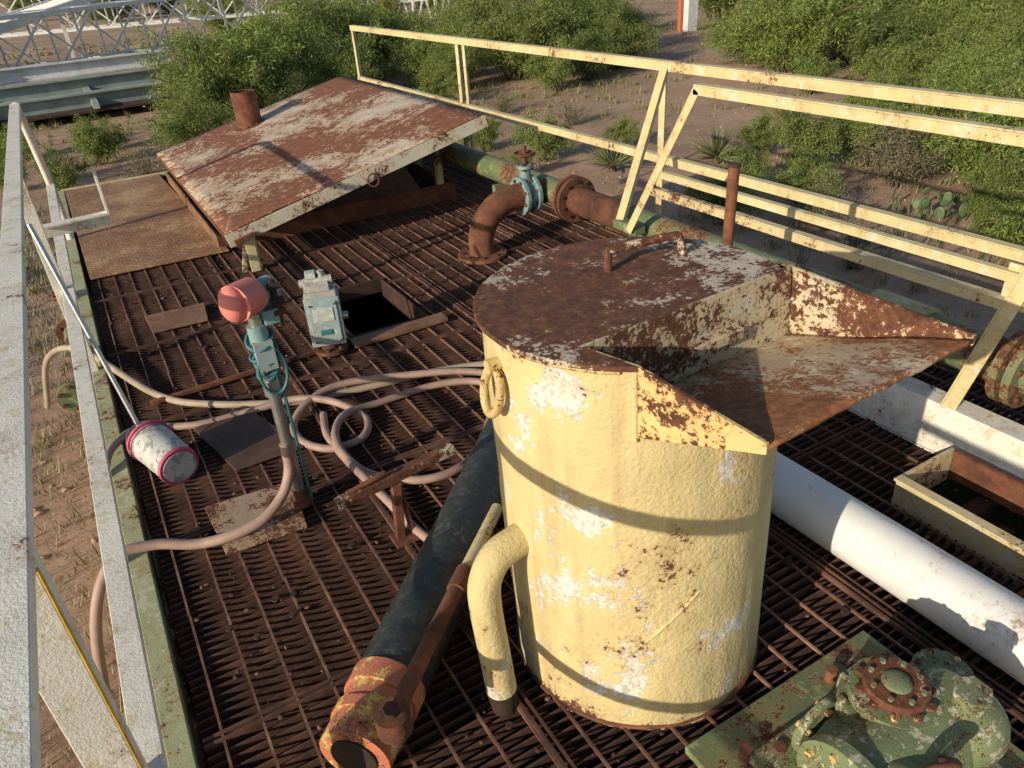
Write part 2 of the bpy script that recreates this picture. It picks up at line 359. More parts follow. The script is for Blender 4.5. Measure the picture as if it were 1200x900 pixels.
p.tube([( (R0+.001)*math.cos(a),(R0+.001)*math.sin(a),.004) for a in np.linspace(0,2*math.pi,65)],.007,'rust',6,cap=False)
a0=math.atan2(-.77,-.64)
p.tube([((R0-.0005)*math.cos(a0+t),(R0-.0005)*math.sin(a0+t),z) for t,z in [(-.15+.035*i,.22+.24*(i/18)) for i in range(19)]],[.001]+[.0036]*17+[.001],'tank',6)
p.build(TM,parent=e)
p=MB('tank_lid'); RL=.36
vt=.27
for _ in range(20): vt=math.sqrt(R0*R0-uwall(vt)**2)
ut=uwall(vt)
aL=math.acos((ut-.003)/RL)
rim=[]
def circ(a):
    r=RL+.003*noise.noise(Vector((a*5,0,0))); return ud*math.cos(a)*r-nd*math.sin(a)*r
for a in np.linspace(math.asin(-VC/RL),2*math.pi-aL,130): rim.append(circ(a))
q=ud*wl+nd*VC; outer=rim+[Vector((q.x,q.y,0))]
n=len(outer); vs=[(q.x,q.y,HT) for q in outer]+[(q.x,q.y,HT+.012) for q in outer]
p.add(vs,[tuple(range(n))[::-1],tuple(range(n,2*n))]+[(i,(i+1)%n,n+(i+1)%n,n+i) for i in range(n)],'lid')
p.tube([(q.x*.965,q.y*.965,HT-.004) for q in rim[:-3]],.008,'tank',6)
p.build(TM,parent=e,bevel=.002)
p=MB('hopper_back_wall')
p.add([uv(wl,VC,zf(VC)-.02),uv(wr+.02,VC+.01,zf(VC)-.02),uv(wr,VC,HT+.012),uv(wl,VC,HT+.012)],[(0,1,2,3)],'innerwall')
p.build(TM,parent=e,solid=.008,bevel=.001)
p=MB('hopper_step'); 
rot=Matrix((ud,-nd,Vector((0,0,1)))).transposed()
p.box(Vector(uv(.10,VC+.016,.965)),(.17,.024,.028),'innerwall',rot); p.build(TM,parent=e,bevel=.004)
p=MB('hopper_tray'); nu,nv=24,18; vs=[];fs=[]
for j in range(nv+1):
    t=j/nv
    for i in range(nu+1):
        f=i/nu; v=VC+(VO-VC)*t; u=(wl+.005+(wr-wl-.0)*f)*(1-t)+(ol+(orr-ol)*f)*t
        vs.append(uv(u,v+.004*noise.noise(Vector((f*9,0,5)))*t,zf(v)+.008*noise.noise(Vector((u*6,v*6,0)))))
for j in range(nv):
    for i in range(nu): a=j*(nu+1)+i; fs.append((a,a+1,a+nu+2,a+nu+1))
p.add(vs,fs,'tray',True); p.build(TM,parent=e,solid=.009)
p=MB('hopper_side_walls')
zo=zf(VO)
p.add([uv(wl,VC,.90),uv(wl,VC,HT+.011),uv(ut-.002,vt+.012,HT+.011),uv(ol-.002,VO,zo+.010),uv(ol-.002,VO,zo-.012),uv(ut-.002,vt,zf(vt)-.016)],[(0,1,2,3,4,5)],'spout')
p.add([uv(wr-.012,.03,.90),uv(wr-.012,.03,HT+.010),uv(wr+.004,VC,HT+.012),uv(orr+.003,VO,zo+.010),uv(orr+.003,VO,zo-.012),uv(wr+.004,VC,.88)],[(0,1,2,3,4,5)],'innerwall')
p.build(TM,parent=e,solid=.009,bevel=.001)
p=MB('wall_weld_bead'); q0=ud*(ut-.004)+nd*(vt+.004)
p.tube([(q0.x,q0.y,.90),(q0.x,q0.y,1.0),(q0.x,q0.y,HT)],.0075,'tank',8); p.build(TM,parent=e)
p=MB('lid_handle')
hz=HT+.012
p.tube(crom([(.03,.125,hz-.005),(.03,.125,hz+.035),(.045,.13,hz+.048),(.20,.10,hz+.052),(.225,.095,hz+.04),(.235,.09,hz-.005)],5),.010,'lid',10); p.build(TM,parent=e)
p=MB('lifting_lug')
rd=(Vector((-.77,.64,0))*.80+Vector((-.64,-.77,0))*.60).normalized(); tg=Vector((-rd.y,rd.x,0)); lc=rd*(R0+.015)+Vector((0,0,.965))
p.tube([lc+tg*.038*math.cos(a)+rd*(.008-.012*math.sin(a))+Vector((0,0,-.03+.052*math.sin(a))) for a in np.linspace(0,2*math.pi,25)],.0105,'spout',8,cap=False)
p.tube([rd*(R0-.01)+Vector((0,0,.995)),rd*(R0+.028)+Vector((0,0,.995))],.017,'spout',10); p.build(TM,parent=e)
p=MB('overflow_pipe')
def W(x,y,z): return (x-1.008,y-1.216,z)
pts=crom([W(.74,1.235,.50),W(.66,1.225,.505),W(.59,1.215,.495),W(.55,1.21,.44),W(.54,1.205,.36),W(.542,1.195,.2),W(.545,1.19,.075)],5)
p.tube(pts,.041,'tank',20); p.tube([W(.545,1.19,.076),W(.546,1.187,.0)],[.042,.034],'darkrust',16); p.build(TM,parent=e)
# ---------------------------------------------------------------- black pipe
e=empty('black_wrapped_pipe')
p=MB('pipe_body'); a=Vector((.16,1.205,.115)); d=Vector((.716,.698,0)); pts=[];rs=[]
for i in range(300):
    t=.14+i*.006; pts.append(a+d*t+Vector((0,0,-.006*math.sin(t*3)))); rs.append(.0965+.0022*((i%13)/13)+.0025*noise.noise(Vector((t*9,0,0))))
p.tube(pts,rs,'blackhose',32); p.build(parent=e)
p=MB('pipe_end'); p.cyl(a-d*.03,a+d*.14,.092,'orangeend',32); p.cyl(a+d*.04,a+d*.07,.098,'orangeend',32); p.tube([a+d*.12+d*.03*i for i in range(3)],.1005,'orangeend',32); 
p.cyl(a-d*.0,a-d*.036,.06,'darkrust',24); p.build(parent=e,bevel=.004)
p=MB('rusty_lever_bar'); b0=Vector((.235,1.125,.26)); b1=Vector((.80,1.64,.25))
dd=(b1-b0).normalized(); p.cyl(b0,b0+dd*.42,.021,'rust',14); p.cyl(b0+dd*.42,b1,.019,'rustyrail',14); p.cyl(b0+Vector((-.0,0,.015)),b0+Vector((0,0,-.045)),.042,'rust',20); p.cyl(b0+Vector((0,0,.015)),b0+Vector((0,0,.03)),.02,'darkrust',6)
p.cyl(b0+Vector((0,0,-.04)),b0+Vector((.0,.0,-.09)),.02,'rust',10)
p.cyl(b0+dd*.40,b0+dd*.48,.027,'rust',14); p.beam(b1-dd*.1,b1-dd*.1-Vector((0,0,.25)),.03,.03,'rust'); p.build(bevel=.002)
# ---------------------------------------------------------------- pvc pipe, upright post
p=MB('white_plastic_pipe'); p.tube([(1.765,-1.4,.1),(1.755,.9,.1),(1.745,1.4,.1),(1.74,2.5,.1)],.095,'pvc',48); 
for yy in (.15,2.2): p.box((1.76,yy,.005),(.34,.05,.03),'rust')
p.build()
p=MB('rusty_upright_post'); p.cyl((1.965,1.9,0),(1.97,1.9,1.05),.020,'rust',14); p.cyl((1.97,1.9,1.05),(1.97,1.9,1.06),.023,'darkrust',14); p.flange((1.965,1.9,.01),(0,0,1),.07,.014,'rust',4); p.build()
# ---------------------------------------------------------------- green line + elbow + valve
e=empty('green_pipeline')
p=MB('main_pipe'); px,pz=2.69,.34
p.cyl((px,-1.4,pz),(px,3.35,pz),.085,'green',32); p.cyl((px,3.35,pz),(px,3.93,pz),.088,'rust',32); p.cyl((px,3.98,pz),(px,6.9,pz),.085,'green',32)
for yy in (3.93,3.985): p.flange((px,yy,pz),(0,1,0),.145,.026,'rust',10,'darkrust')
for yy in (1.16,1.11): p.flange((px,yy,pz),(0,1,0),.14,.03,'green',10,'rust')
p.cyl((px,1.5,pz),(px,1.75,pz),.1,'greenlight',32)
for yy in (.3,2.1,4.9,6.6): p.box((px,yy,.125),(.16,.05,.25),'green'); p.box((px,yy,.02),(.24,.12,.015),'rust')
p.ball((px,6.9,pz),.085,'green',(1,.5,1)); p.build(parent=e,bevel=.002)
p=MB('rusty_elbow'); yb=4.25
ar=[(2.14,yb,0.0),(2.14,yb,.08)]+[(2.14+.26*(1-math.cos(t)),yb,.08+.26*math.sin(t)) for t in np.linspace(0.05,math.pi/2,14)]+[(2.46,yb,.34)]
p.tube(ar,.085,'rust',28); p.flange((2.14,yb,.012),(0,0,1),.165,.022,'rust',8,'darkrust'); p.cyl((2.47,yb,.34),(2.69,yb,.34),.08,'rust',24)
p.build(parent=e)
p=MB('valve'); p.flange((2.46,yb,.34),(1,0,0),.125,.022,'bluevalve',8,'rust'); p.flange((2.55,yb,.34),(1,0,0),.125,.022,'bluevalve',8,'rust')
p.cyl((2.47,yb,.34),(2.54,yb,.34),.1,'bluevalve'); p.cyl((2.505,yb,.4),(2.505,yb,.53),.045,'bluevalve',16,.035); p.flange((2.505,yb,.53),(0,0,1),.06,.02,'bluevalve',4,'rust'); p.cyl((2.505,yb,.53),(2.505,yb,.66),.016,'rust',10)
p.tube([(2.505+.065*math.cos(t),yb+.065*math.sin(t),.61) for t in np.linspace(0,2*math.pi,21)],.009,'rust',8,cap=False)
for t in (0,1.57): p.beam((2.505-.06*math.cos(t),yb-.06*math.sin(t),.61),(2.505+.06*math.cos(t),yb+.06*math.sin(t),.61),.014,.01,'rust')
p.build(parent=e)
# ---------------------------------------------------------------- right handrails
p=MB('cream_handrail'); k='creamrail'; xo=3.2; z1,z2=1.10,.55
p.angle((xo,-1.5,z1),(xo,9.2,z1),.055,.007,k,side=-1); p.angle((xo,-1.5,z2),(xo,9.2,z2),.05,.007,k,side=-1)
for yy in (9.2,6.5,3.72,.9): p.angle((xo+.02,yy,-.15),(xo+.02,yy,z1-.03),.055,.007,k); 
p.angle((xo+.02,6.38,-.15),(xo+.02,6.38,z1-.03),.045,.007,k)
p.beam((xo+.0,9.2,.1),(xo,9.2,.55),.05,.02,k)
for yy in (9.2,6.5,3.72,.9): p.box((xo,yy,-.1),(.14,.09,.1),k)
p.box((3.15,8.7,-.05),(.1,1.3,.1),k)
p.build(bevel=.002)
p=MB('inner_guard_rail'); xi=2.5; kr='rustyrail'
p.angle((xi,-1.5,1.16),(xi,2.68,1.16),.045,.007,k,side=-1)
p.angle((xi,1.12,.64),(xi,2.97,.64),.04,.007,kr,side=-1); p.angle((xi,1.1,.735),(xi,2.88,.735),.034,.007,k,side=-1)
p.angle((xi,2.66,1.16),(xi,3.13,.38),.045,.007,k,side=-1); p.angle((3.17,3.68,1.08),(2.53,3.27,.38),.045,.007,k,side=-1)
p.angle((xi,1.10,.78),(xi,1.24,.2),.055,.007,k,side=-1); p.box((xi+.01,1.12,.70),(.012,.13,.15),k); p.box((xi+.04,3.2,.38),(.07,.2,.05),'green')
p.angle((xi,-.6,1.2),(xi,-.6,.2),.055,.007,k)
p.build(bevel=.002)
p=MB('cream_channel_beam'); k='whiterail'; p.box((2.47,.3,.10),(.012,3.6,.19),k); p.box((2.515,.3,.2),(.10,3.6,.012),k); p.box((2.515,.3,.0),(.10,3.6,.012),k); p.build(bevel=.003)
# ---------------------------------------------------------------- left railing
p=MB('white_handrail'); xl=-.25
p.beam((xl,-1.5,1.07),(xl,6.2,1.07),.060,.026,k); p.beam((xl+.025,-1.5,.47),(xl+.02,6.5,.47),.054,.024,k)
p.beam((xl-.01,4.0,1.055),(xl-.01,4.03,-.25),.055,.035,k,up=(0,1,0))
p.beam((xl-.01,1.06,1.055),(xl-.01,1.08,-.25),.07,.06,k,up=(0,1,0)); p.beam((xl+.0265,1.034,1.04),(xl+.0265,1.054,-.2),.004,.010,'yellow',up=(0,1,0))
p.beam((xl-.01,-1.3,1.055),(xl-.01,-1.3,-.25),.055,.05,k)
p.tube(crom([(xl,6.18,1.07),(xl,6.32,1.02),(xl+.01,6.5,.72),(xl+.02,6.62,.40),(xl+.02,6.64,.1),(xl,6.64,-.2)],4),.026,k,8)
p.beam((xl,4.16,.75),(.055,4.2,.75),.06,.012,k); p.beam((.05,4.2,.745),(.05,4.2,.96),.014,.06,k); p.beam((xl,4.16,.72),(.05,4.2,.72),.012,.05,k)
for yy in (1.08,4.02): p.box((xl-.01,yy,-.12),(.1,.1,.16),'greenlight')
p.build(bevel=.004)
p=MB('leaning_steel_rod'); p.cyl((-.245,3.5,.93),(-.11,3.15,.02),.011,'chrome',10); p.build()
# ---------------------------------------------------------------- gauge post
e=empty('gauge_post')
p=MB('post'); bx,by=.335,2.33
p.cyl((bx,by,.03),(bx,by,.70),.021,'chrome',18); p.cyl((bx,by,.03),(bx,by,.09),.028,'rust',14); p.cyl((bx,by,.50),(bx,by,.56),.03,'chrome',16); p.cyl((bx+.035,by-.01,.03),(bx+.03,by-.01,.62),.006,'tealcable',8)
p.build(parent=e)
p=MB('transmitter')
p.cyl((bx,by,.70),(bx,by,.76),.032,'teal',20); p.cyl((bx,by,.76),(bx,by,.80),.022,'chrome',16); p.cyl((bx+.025,by+.015,.85),(bx+.08,by+.05,.85),.045,'teal',24); p.box((bx+.05,by,.78),(.05,.05,.05),'teal'); p.cyl((bx+.075,by-.01,.74),(bx+.075,by-.01,.90),.012,'darkrust',10)
for zz in (.79,.83,.88): p.cyl((bx+.06,by-.02,zz),(bx+.10,by-.02,zz),.012,'darkrust',8)
p.cyl((bx-.055,by-.05,.865),(bx+.015,by+.008,.86),.060,'pink',32,.057); p.ball((bx-.055,by-.05,.865),.060,'pink',(.75,.75,1)); 
p.build(parent=e,bevel=.004)
p=MB('coiled_cable')
pts=[]
for i in range(170):
    a=i*.31; z=.60+.11*(.5+.5*math.sin(i*.09)); r=.036+.010*math.sin(i*.37); pts.append((bx+r*math.cos(a),by+r*math.sin(a),z+.025*math.sin(a+.5)))
p.tube(pts,.0055,'tealcable',6)
pts=[(bx+.045*math.cos(a)+.01,by-.035,.60+.085*math.sin(a)) for a in np.linspace(0,12.5,60)]; p.tube(pts,.006,'tealcable',6)
p.box((bx,by-.03,.66),(.06,.03,.10),'greyteal'); p.build(parent=e)
e=empty('flow_meter_box')
p=MB('meter_body'); cx,cy=.84,3.5; rot=Matrix.Rotation(math.radians(-18),3,'Z'); gt='greyteal'; c_=Vector((cx,cy,0))
p.box(c_+Vector((0,0,.20)),(.17,.11,.26),gt,rot); p.box(c_+Vector((0,0,.20))+rot@Vector((0,-.058,0)),(.14,.012,.22),gt,rot); p.box(c_+Vector((0,0,.245))+rot@Vector((0,-.066,.0)),(.10,.006,.07),'label',rot); p.box(c_+Vector((0,0,.15))+rot@Vector((0,-.066,.0)),(.06,.005,.03),'tealcable',rot)
p.box(c_+Vector((0,0,.345)),(.155,.105,.03),'castgrey',rot); p.box(c_+Vector((0,0,.385))+rot@Vector((-.01,0,0)),(.12,.08,.05),'castgrey',rot)
p.cyl(c_+Vector((0,0,.40))+rot@Vector((-.09,-.01,0)),c_+Vector((0,0,.41))+rot@Vector((.07,-.01,0)),.022,'castgrey',12); p.cyl(c_+Vector((0,0,.40))+rot@Vector((.02,0,0)),c_+Vector((0,0,.455))+rot@Vector((.02,0,0)),.018,'castgrey',10); p.box(c_+Vector((0,0,.44))+rot@Vector((-.03,.0,0)),(.05,.05,.03),'label',rot)
p.cyl(c_+Vector((0,0,.2))+rot@Vector((.085,0,0)),c_+Vector((0,0,.2))+rot@Vector((.115,0,0)),.02,'chrome',12)
p.cyl((cx,cy,0.0),(cx,cy,.08),.05,'rust',18); p.flange((cx,cy,.03),(0,0,1),.085,.02,'rust',6)
for s_ in (-.06,.06):
    for zz in (.10,.30): q=c_+Vector((0,0,zz))+rot@Vector((s_,-.066,0)); p.cyl(q,q+rot@Vector((0,-.006,0)),.006,'chrome',8)
p.build(parent=e,bevel=.006)
# ---------------------------------------------------------------- hoses
def hose(name,pts,k,r=.017): q=MB(name); q.tube(crom(pts,10),r,k,12); return q.build()
hose('rubber_hose',[(-.62,4.9,-.5),(-.5,4.7,-.12),(-.30,4.32,.04),(-.02,3.58,.02),(.20,3.30,.02),(.54,3.08,.022),(.74,3.03,.022),(.94,2.99,.022),(1.18,2.95,.022),(1.42,2.86,.022),(1.65,2.7,.02)],'hose2')
hose('rubber_hose',[(-.35,2.45,-.55),(-.34,2.72,-.2),(-.28,2.98,.05),(-.20,3.17,.06),(-.10,3.27,.02),(.10,3.16,.02),(.32,3.13,.02),(.52,3.05,.055),(.66,2.93,.05),(.745,2.76,.02),(.68,2.62,.02),(.54,2.62,.02),(.455,2.75,.02),(.47,2.91,.022),(.58,3.0,.055),(.76,3.04,.06),(1.06,2.94,.05),(1.30,2.84,.03),(1.5,2.62,.02)],'hose')
hose('rubber_hose',[(1.35,2.55,.02),(1.30,2.74,.02),(1.12,2.83,.022),(.84,2.84,.022),(.66,2.78,.055),(.565,2.60,.055),(.60,2.38,.022),(.755,2.21,.02),(.93,2.19,.02),(1.08,2.30,.02),(1.25,2.5,.02)],'hose')
hose('rubber_hose',[(.60,2.9,.02),(.56,2.72,.024),(.565,2.5,.03),(.575,2.3,.055),(.61,2.10,.03),(.63,1.95,.02),(.68,1.80,.02),(.8,1.68,.02)],'hose')
hose('rubber_hose',[(-.50,2.2,-.5),(-.42,2.3,-.12),(-.31,2.36,.055),(-.18,2.36,.06),(-.05,2.31,.035),(.06,2.27,.045),(.18,2.26,.07),(.27,2.29,.12),(.318,2.315,.2),(.325,2.325,.3)],'hose',.019)
# ---------------------------------------------------------------- bucket
p=MB('tipped_plastic_bucket'); a=Vector((-.095,3.0,.105)); b=Vector((-.02,2.76,.085)); d=(b-a).normalized()
p.tube([a,b],[.085,.077],'bucket',28,cap=False); p.tube([a,a+d*.015],[.092,.092],'bpink',28); p.tube([b-d*.010,b+d*.004],[.081,.078],'bpink',28); p.tube([b+d*.004,b+d*.007],.066,'bucket',28); p.tube([a+d*.025,a+d*.032],.088,'bpink',28)
x_=d.cross(Vector((0,0,1))).normalized(); p.tube([a+d*.03+x_*.09*math.cos(t)+(-d*.10+Vector((0,0,.05)))*math.sin(t) for t in np.linspace(0,math.pi,14)],.003,'chrome',6); p.build()
# ---------------------------------------------------------------- small stand
p=MB('rusty_pipe_stand'); p.angle((.38,1.95,.25),(.82,1.99,.27),.034,.005,'lid'); p.beam((.57,1.955,0),(.585,1.955,.235),.030,.030,'rust'); p.beam((.62,1.965,0),(.60,1.965,.235),.012,.035,'rust'); p.box((.59,1.95,.012),(.10,.08,.012),'rust'); p.beam((.42,1.955,.272),(.56,1.955,.30),.016,.012,'rust'); p.build(bevel=.002)
# ---------------------------------------------------------------- pump
e=empty('green_gear_pump'); gp='greenpump'
p=MB('pump_base'); p.box((1.18,.42,.02),(.66,.80,.022),'green'); p.box((1.18,.48,.045),(.46,.46,.03),gp); p.build(parent=e,bevel=.003)
p=MB('pump_body')
p.cyl((1.24,.57,.05),(1.24,.57,.20),.125,gp,32,.112); p.flange((1.24,.57,.222),(0,0,1),.098,.028,gp,10,'spout',.010); p.flange((1.24,.57,.252),(0,0,1),.070,.026,'lid',8,gp,.007); p.ball((1.24,.57,.265),.034,gp,(1,1,.3))
p.cyl((1.035,.50,.13),(1.40,.50,.13),.105,gp,28); p.flange((1.02,.50,.13),(1,0,0),.125,.03,gp,8,'spout',.01)
p.cyl((.90,.50,.13),(1.01,.50,.13),.055,gp,20); p.ball((.90,.50,.13),.0545,gp,(.5,1,1))
p.cyl((1.12,.62,.08),(1.12,.36,.12),.08,gp,24); p.flange((1.12,.655,.10),(0,1,0),.082,.02,gp,6,'spout',.01)
p.ball((1.36,.47,.15),.10,gp,(1,1,.9)); p.ball((1.08,.42,.16),.085,gp); p.cyl((1.34,.46,.2),(1.34,.46,.27),.035,gp,16); p.cyl((1.34,.46,.27),(1.34,.46,.285),.042,gp,6)
p.cyl((1.42,.56,.06),(1.42,.56,.17),.06,gp,20); p.flange((1.42,.56,.18),(0,0,1),.068,.018,gp,6,'spout',.008)
p.tube(crom([(1.08,.42,.2),(1.10,.40,.27),(1.16,.38,.27),(1.20,.42,.2)],4),.012,'rust',8)
for a in np.linspace(0,2*math.pi,11)[:-1]: p.beam((1.24+.115*math.cos(a),.57+.115*math.sin(a),.06),(1.24+.108*math.cos(a),.57+.108*math.sin(a),.205),.014,.02,gp)
for bx_,by_ in ((1.02,.68),(1.42,.70),(.93,.25),(1.3,.76),(.95,.72)): p.cyl((bx_,by_,.03),(bx_,by_,.07),.016,'rust',6)
p.build(parent=e,bevel=.006)
# ---------------------------------------------------------------- ground
def gz(x,y): 
    d=max(0,min(1,(math.hypot(x-1.5,y-3.5)-7)/10))
    return GZ+d*(.22*noise.noise(Vector((x*.07,y*.07,1)))+.06*noise.noise(Vector((x*.5,y*.5,4)))) 
t=np.linspace(-1,1,221); ax_=np.sign(t)*(np.abs(t)**2.6)*600+6*t
gx=ax_+6; gy=ax_+12; n=len(gx)
vs=[(a,b,gz(a,b) if abs(a)<120 and abs(b)<150 else GZ) for b in gy for a in gx]
fs=[(j*n+i,j*n+i+1,(j+1)*n+i+1,(j+1)*n+i) for j in range(n-1) for i in range(n-1)]
m,nt,b=newmat('desert_dirt'); co=coords(nt)
c1=ramp(nt,noi(nt,co,.35,6,.65),[(.35,(.29,.17,.11)),(.55,(.43,.28,.19)),(.7,(.51,.36,.26))])
c2=ramp(nt,noi(nt,co,7,6,.75),[(.35,(.23,.135,.085)),(.65,(.52,.36,.26))])
col=mix(nt,.4,c1,c2)
gm=ramp(nt,noi(nt,co,.13,6,.7,.5),[(.50,0.0),(.60,1.0)])
col=mix(nt,mth(nt,'MULTIPLY',gm,.5),col,(.17,.155,.07))
nt.links.new(col,b.inputs['Base Color']); b.inputs['Roughness'].default_value=.95
bp=N(nt,'ShaderNodeBump',Strength=.5,Distance=.04); nt.links.new(noi(nt,co,5,6,.75),bp.inputs['Height']); nt.links.new(bp.outputs[0],b.inputs['Normal'])
M['ground']=m
p=MB('ground'); p.add(vs,fs,'ground',True); p.build()
# ---------------------------------------------------------------- foliage
def leafmat(name,a,b_,c,tr_=.3):
    m,nt,b=newmat(name); g_=nt.nodes.new('ShaderNodeNewGeometry')
    col=ramp(nt,g_.outputs['Random Per Island'],[(0,a),(.5,b_),(1,c)])
    oi=nt.nodes.new('ShaderNodeObjectInfo')
    col=mix(nt,mth(nt,'MULTIPLY',oi.outputs['Random'],.45),col,(.15,.17,.055))
    nt.links.new(col,b.inputs['Base Color']); b.inputs['Roughness'].default_value=.6
    if tr_:
        tr=nt.nodes.new('ShaderNodeBsdfTranslucent'); nt.links.new(col,tr.inputs[0]); ms=nt.nodes.new('ShaderNodeMixShader'); ms.inputs[0].default_value=tr_
        nt.links.new(b.outputs[0],ms.inputs[1]); nt.links.new(tr.outputs[0],ms.inputs[2]); out=[q for q in nt.nodes if q.type=='OUTPUT_MATERIAL'][0]; nt.links.new(ms.outputs[0],out.inputs[0])
    return m
M['leaf']=leafmat('mesquite_leaf',(.10,.15,.030),(.19,.26,.052),(.33,.41,.10))
M['leafdk']=leafmat('creosote_leaf',(.07,.105,.028),(.13,.18,.048),(.21,.26,.075))
M['leafdry']=leafmat('dry_leaf',(.16,.14,.09),(.24,.21,.14),(.2,.2,.12),0)
M['grass']=leafmat('dry_grass',(.15,.16,.06),(.26,.23,.11),(.36,.30,.17),0)
M['yucca']=leafmat('yucca_leaf',(.07,.10,.04),(.12,.15,.06),(.24,.23,.13),0)
M['bark']=plain('bark',(.12,.085,.06),.9,0,.4,10,0)
M['cactus']=plain('cactus_pad',(.11,.165,.075),.6,0,.35,12,.2)
def leaves(mb,centers,rad,per,L,w,k):
    n=len(centers)*per
    C=np.repeat(np.array(centers),per,0)+rng.normal(size=(n,3))*np.array([rad,rad,rad*.75])
    C[:,2]=np.maximum(C[:,2],.03)
    d=rng.normal(size=(n,3)); d/=np.linalg.norm(d,axis=1)[:,None]
    u=rng.normal(size=(n,3)); s_=np.cross(d,u); s_/=np.linalg.norm(s_,axis=1)[:,None]
    ll=(L*rng.uniform(.6,1.4,n))[:,None]; ww=(w*rng.uniform(.6,1.3,n))[:,None]
    a=C-d*ll/2; b=C+s_*ww/2; c=C+d*ll/2; e_=C-s_*ww/2
    Vv=np.stack([a,b,c,e_],1).reshape(-1,3)
    mb.add([tuple(q) for q in Vv.tolist()],[(4*i,4*i+1,4*i+2,4*i+3) for i in range(n)],k)
def shrubmesh(name,R,Hh,stems,per,L,w,k,seed,rad=.16,sub=8):
    random.seed(seed); q=MB(name); tips=[]
    for s_ in range(stems):
        a=random.uniform(0,6.28); el=random.uniform(.2,1.0)**.8; top=Vector((math.cos(a)*R*el,math.sin(a)*R*el,Hh*random.uniform(.55,1.08)*(1.1-.62*el)))
        base=Vector((random.uniform(-.15,.15)*R,random.uniform(-.15,.15)*R,-.05)); mid=base.lerp(top,.5)+Vector((random.uniform(-.1,.1),random.uniform(-.1,.1),.12*Hh))
        pts=crom([base,mid,top],4); q.tube(pts,[.030*Hh/3*(1-.8*i/len(pts))+.004 for i in range(len(pts))],'bark',5,cap=False)
        for j in range(sub):
            t=random.uniform(.25,1); o=pts[int(t*(len(pts)-1))]; dv=Vector((random.gauss(0,1),random.gauss(0,1),random.gauss(.25,.8))).normalized()*random.uniform(.15,.42)*R
            tip=o+dv; tip.z=max(tip.z,.15)
            q.tube([o,o.lerp(tip,.5)+Vector((0,0,.03)),tip],[.009,.006,.003],'bark',4,cap=False)
            for t2 in (.4,.75,1.05): tips.append(tuple(o.lerp(tip,t2)))
    leaves(q,tips,rad*R/1.6,per,L,w,k)
    o=q.build(); me=o.data; bpy.data.objects.remove(o); return me
V=[shrubmesh('mesquite_a',1.9,3.3,18,54,.13,.024,'leaf',1,.13),shrubmesh('mesquite_b',2.2,2.8,20,54,.13,.024,'leaf',2,.13),
   shrubmesh('mesquite_c',1.6,2.2,16,54,.11,.021,'leafdk',3,.13),shrubmesh('creosote',.9,1.1,12,44,.065,.015,'leaf',4,.11),shrubmesh('drybush',.8,.9,12,14,.04,.010,'leafdry',5,.12)]
def put(name,v,x,y,s=1,r=None,zs=1):
    o=bpy.data.objects.new(name,V[v]); S.collection.objects.link(o); o.location=(x,y,gz(x,y)); o.rotation_euler=(0,0,random.uniform(0,6.28) if r is None else r); o.scale=(s,s,s*zs)
random.seed(11)
for x,y,v,s in [(3.6,22.0,0,1.0),(2.6,19.4,1,.60),(5.0,23.5,0,1.05),(6.6,25,1,1.1),(8.2,27,0,1.15),(9.6,28.5,1,1.2),(5.6,21.5,2,.75),(10.8,30,1,1.1),(12.5,33,0,1.1),(7.5,23,1,.7),
   (11.6,24.5,1,.85),(13.2,22.5,0,1.0),(14.6,23.5,1,1.0),(16.3,24.5,0,1.0),(17.8,26.5,0,1.0),(14.6,20.5,2,.8),(20.5,30,1,1.0),(12.6,27,0,.9),(15.5,29,0,1.0),(19.3,25.5,1,.85),(10.6,22.3,1,.6),(12.8,19.6,3,1.2),(16.4,21.6,1,.7),
   (19.8,18.6,1,.85),(18.8,16.4,0,1.05),(20.4,17.4,1,1.05),(22.0,16.6,0,1.1),(24.0,16.0,1,1.2),(20.2,14.4,2,1.0),(26.5,18.5,0,1.1),(23,13.0,1,1.0),(27,14,0,1.1),(29,20,1,1.2),(24.5,20,0,1.1),(25.3,11.5,1,.9),(28.5,10.5,2,1.2),(21.5,12.2,1,.8),(19.2,11.0,1,.6),
   (22.5,32,0,1.0),(26,37,1,1.1),(33,27,0,1.1),(36,22,1,1.1),(19,36,2,1.2),(34,15,0,1.2),(31,12,1,1.0),
   (-3.5,36,1,.9),(5.5,31,2,.8)]:
    put('mesquite_tree',v,x,y,s)
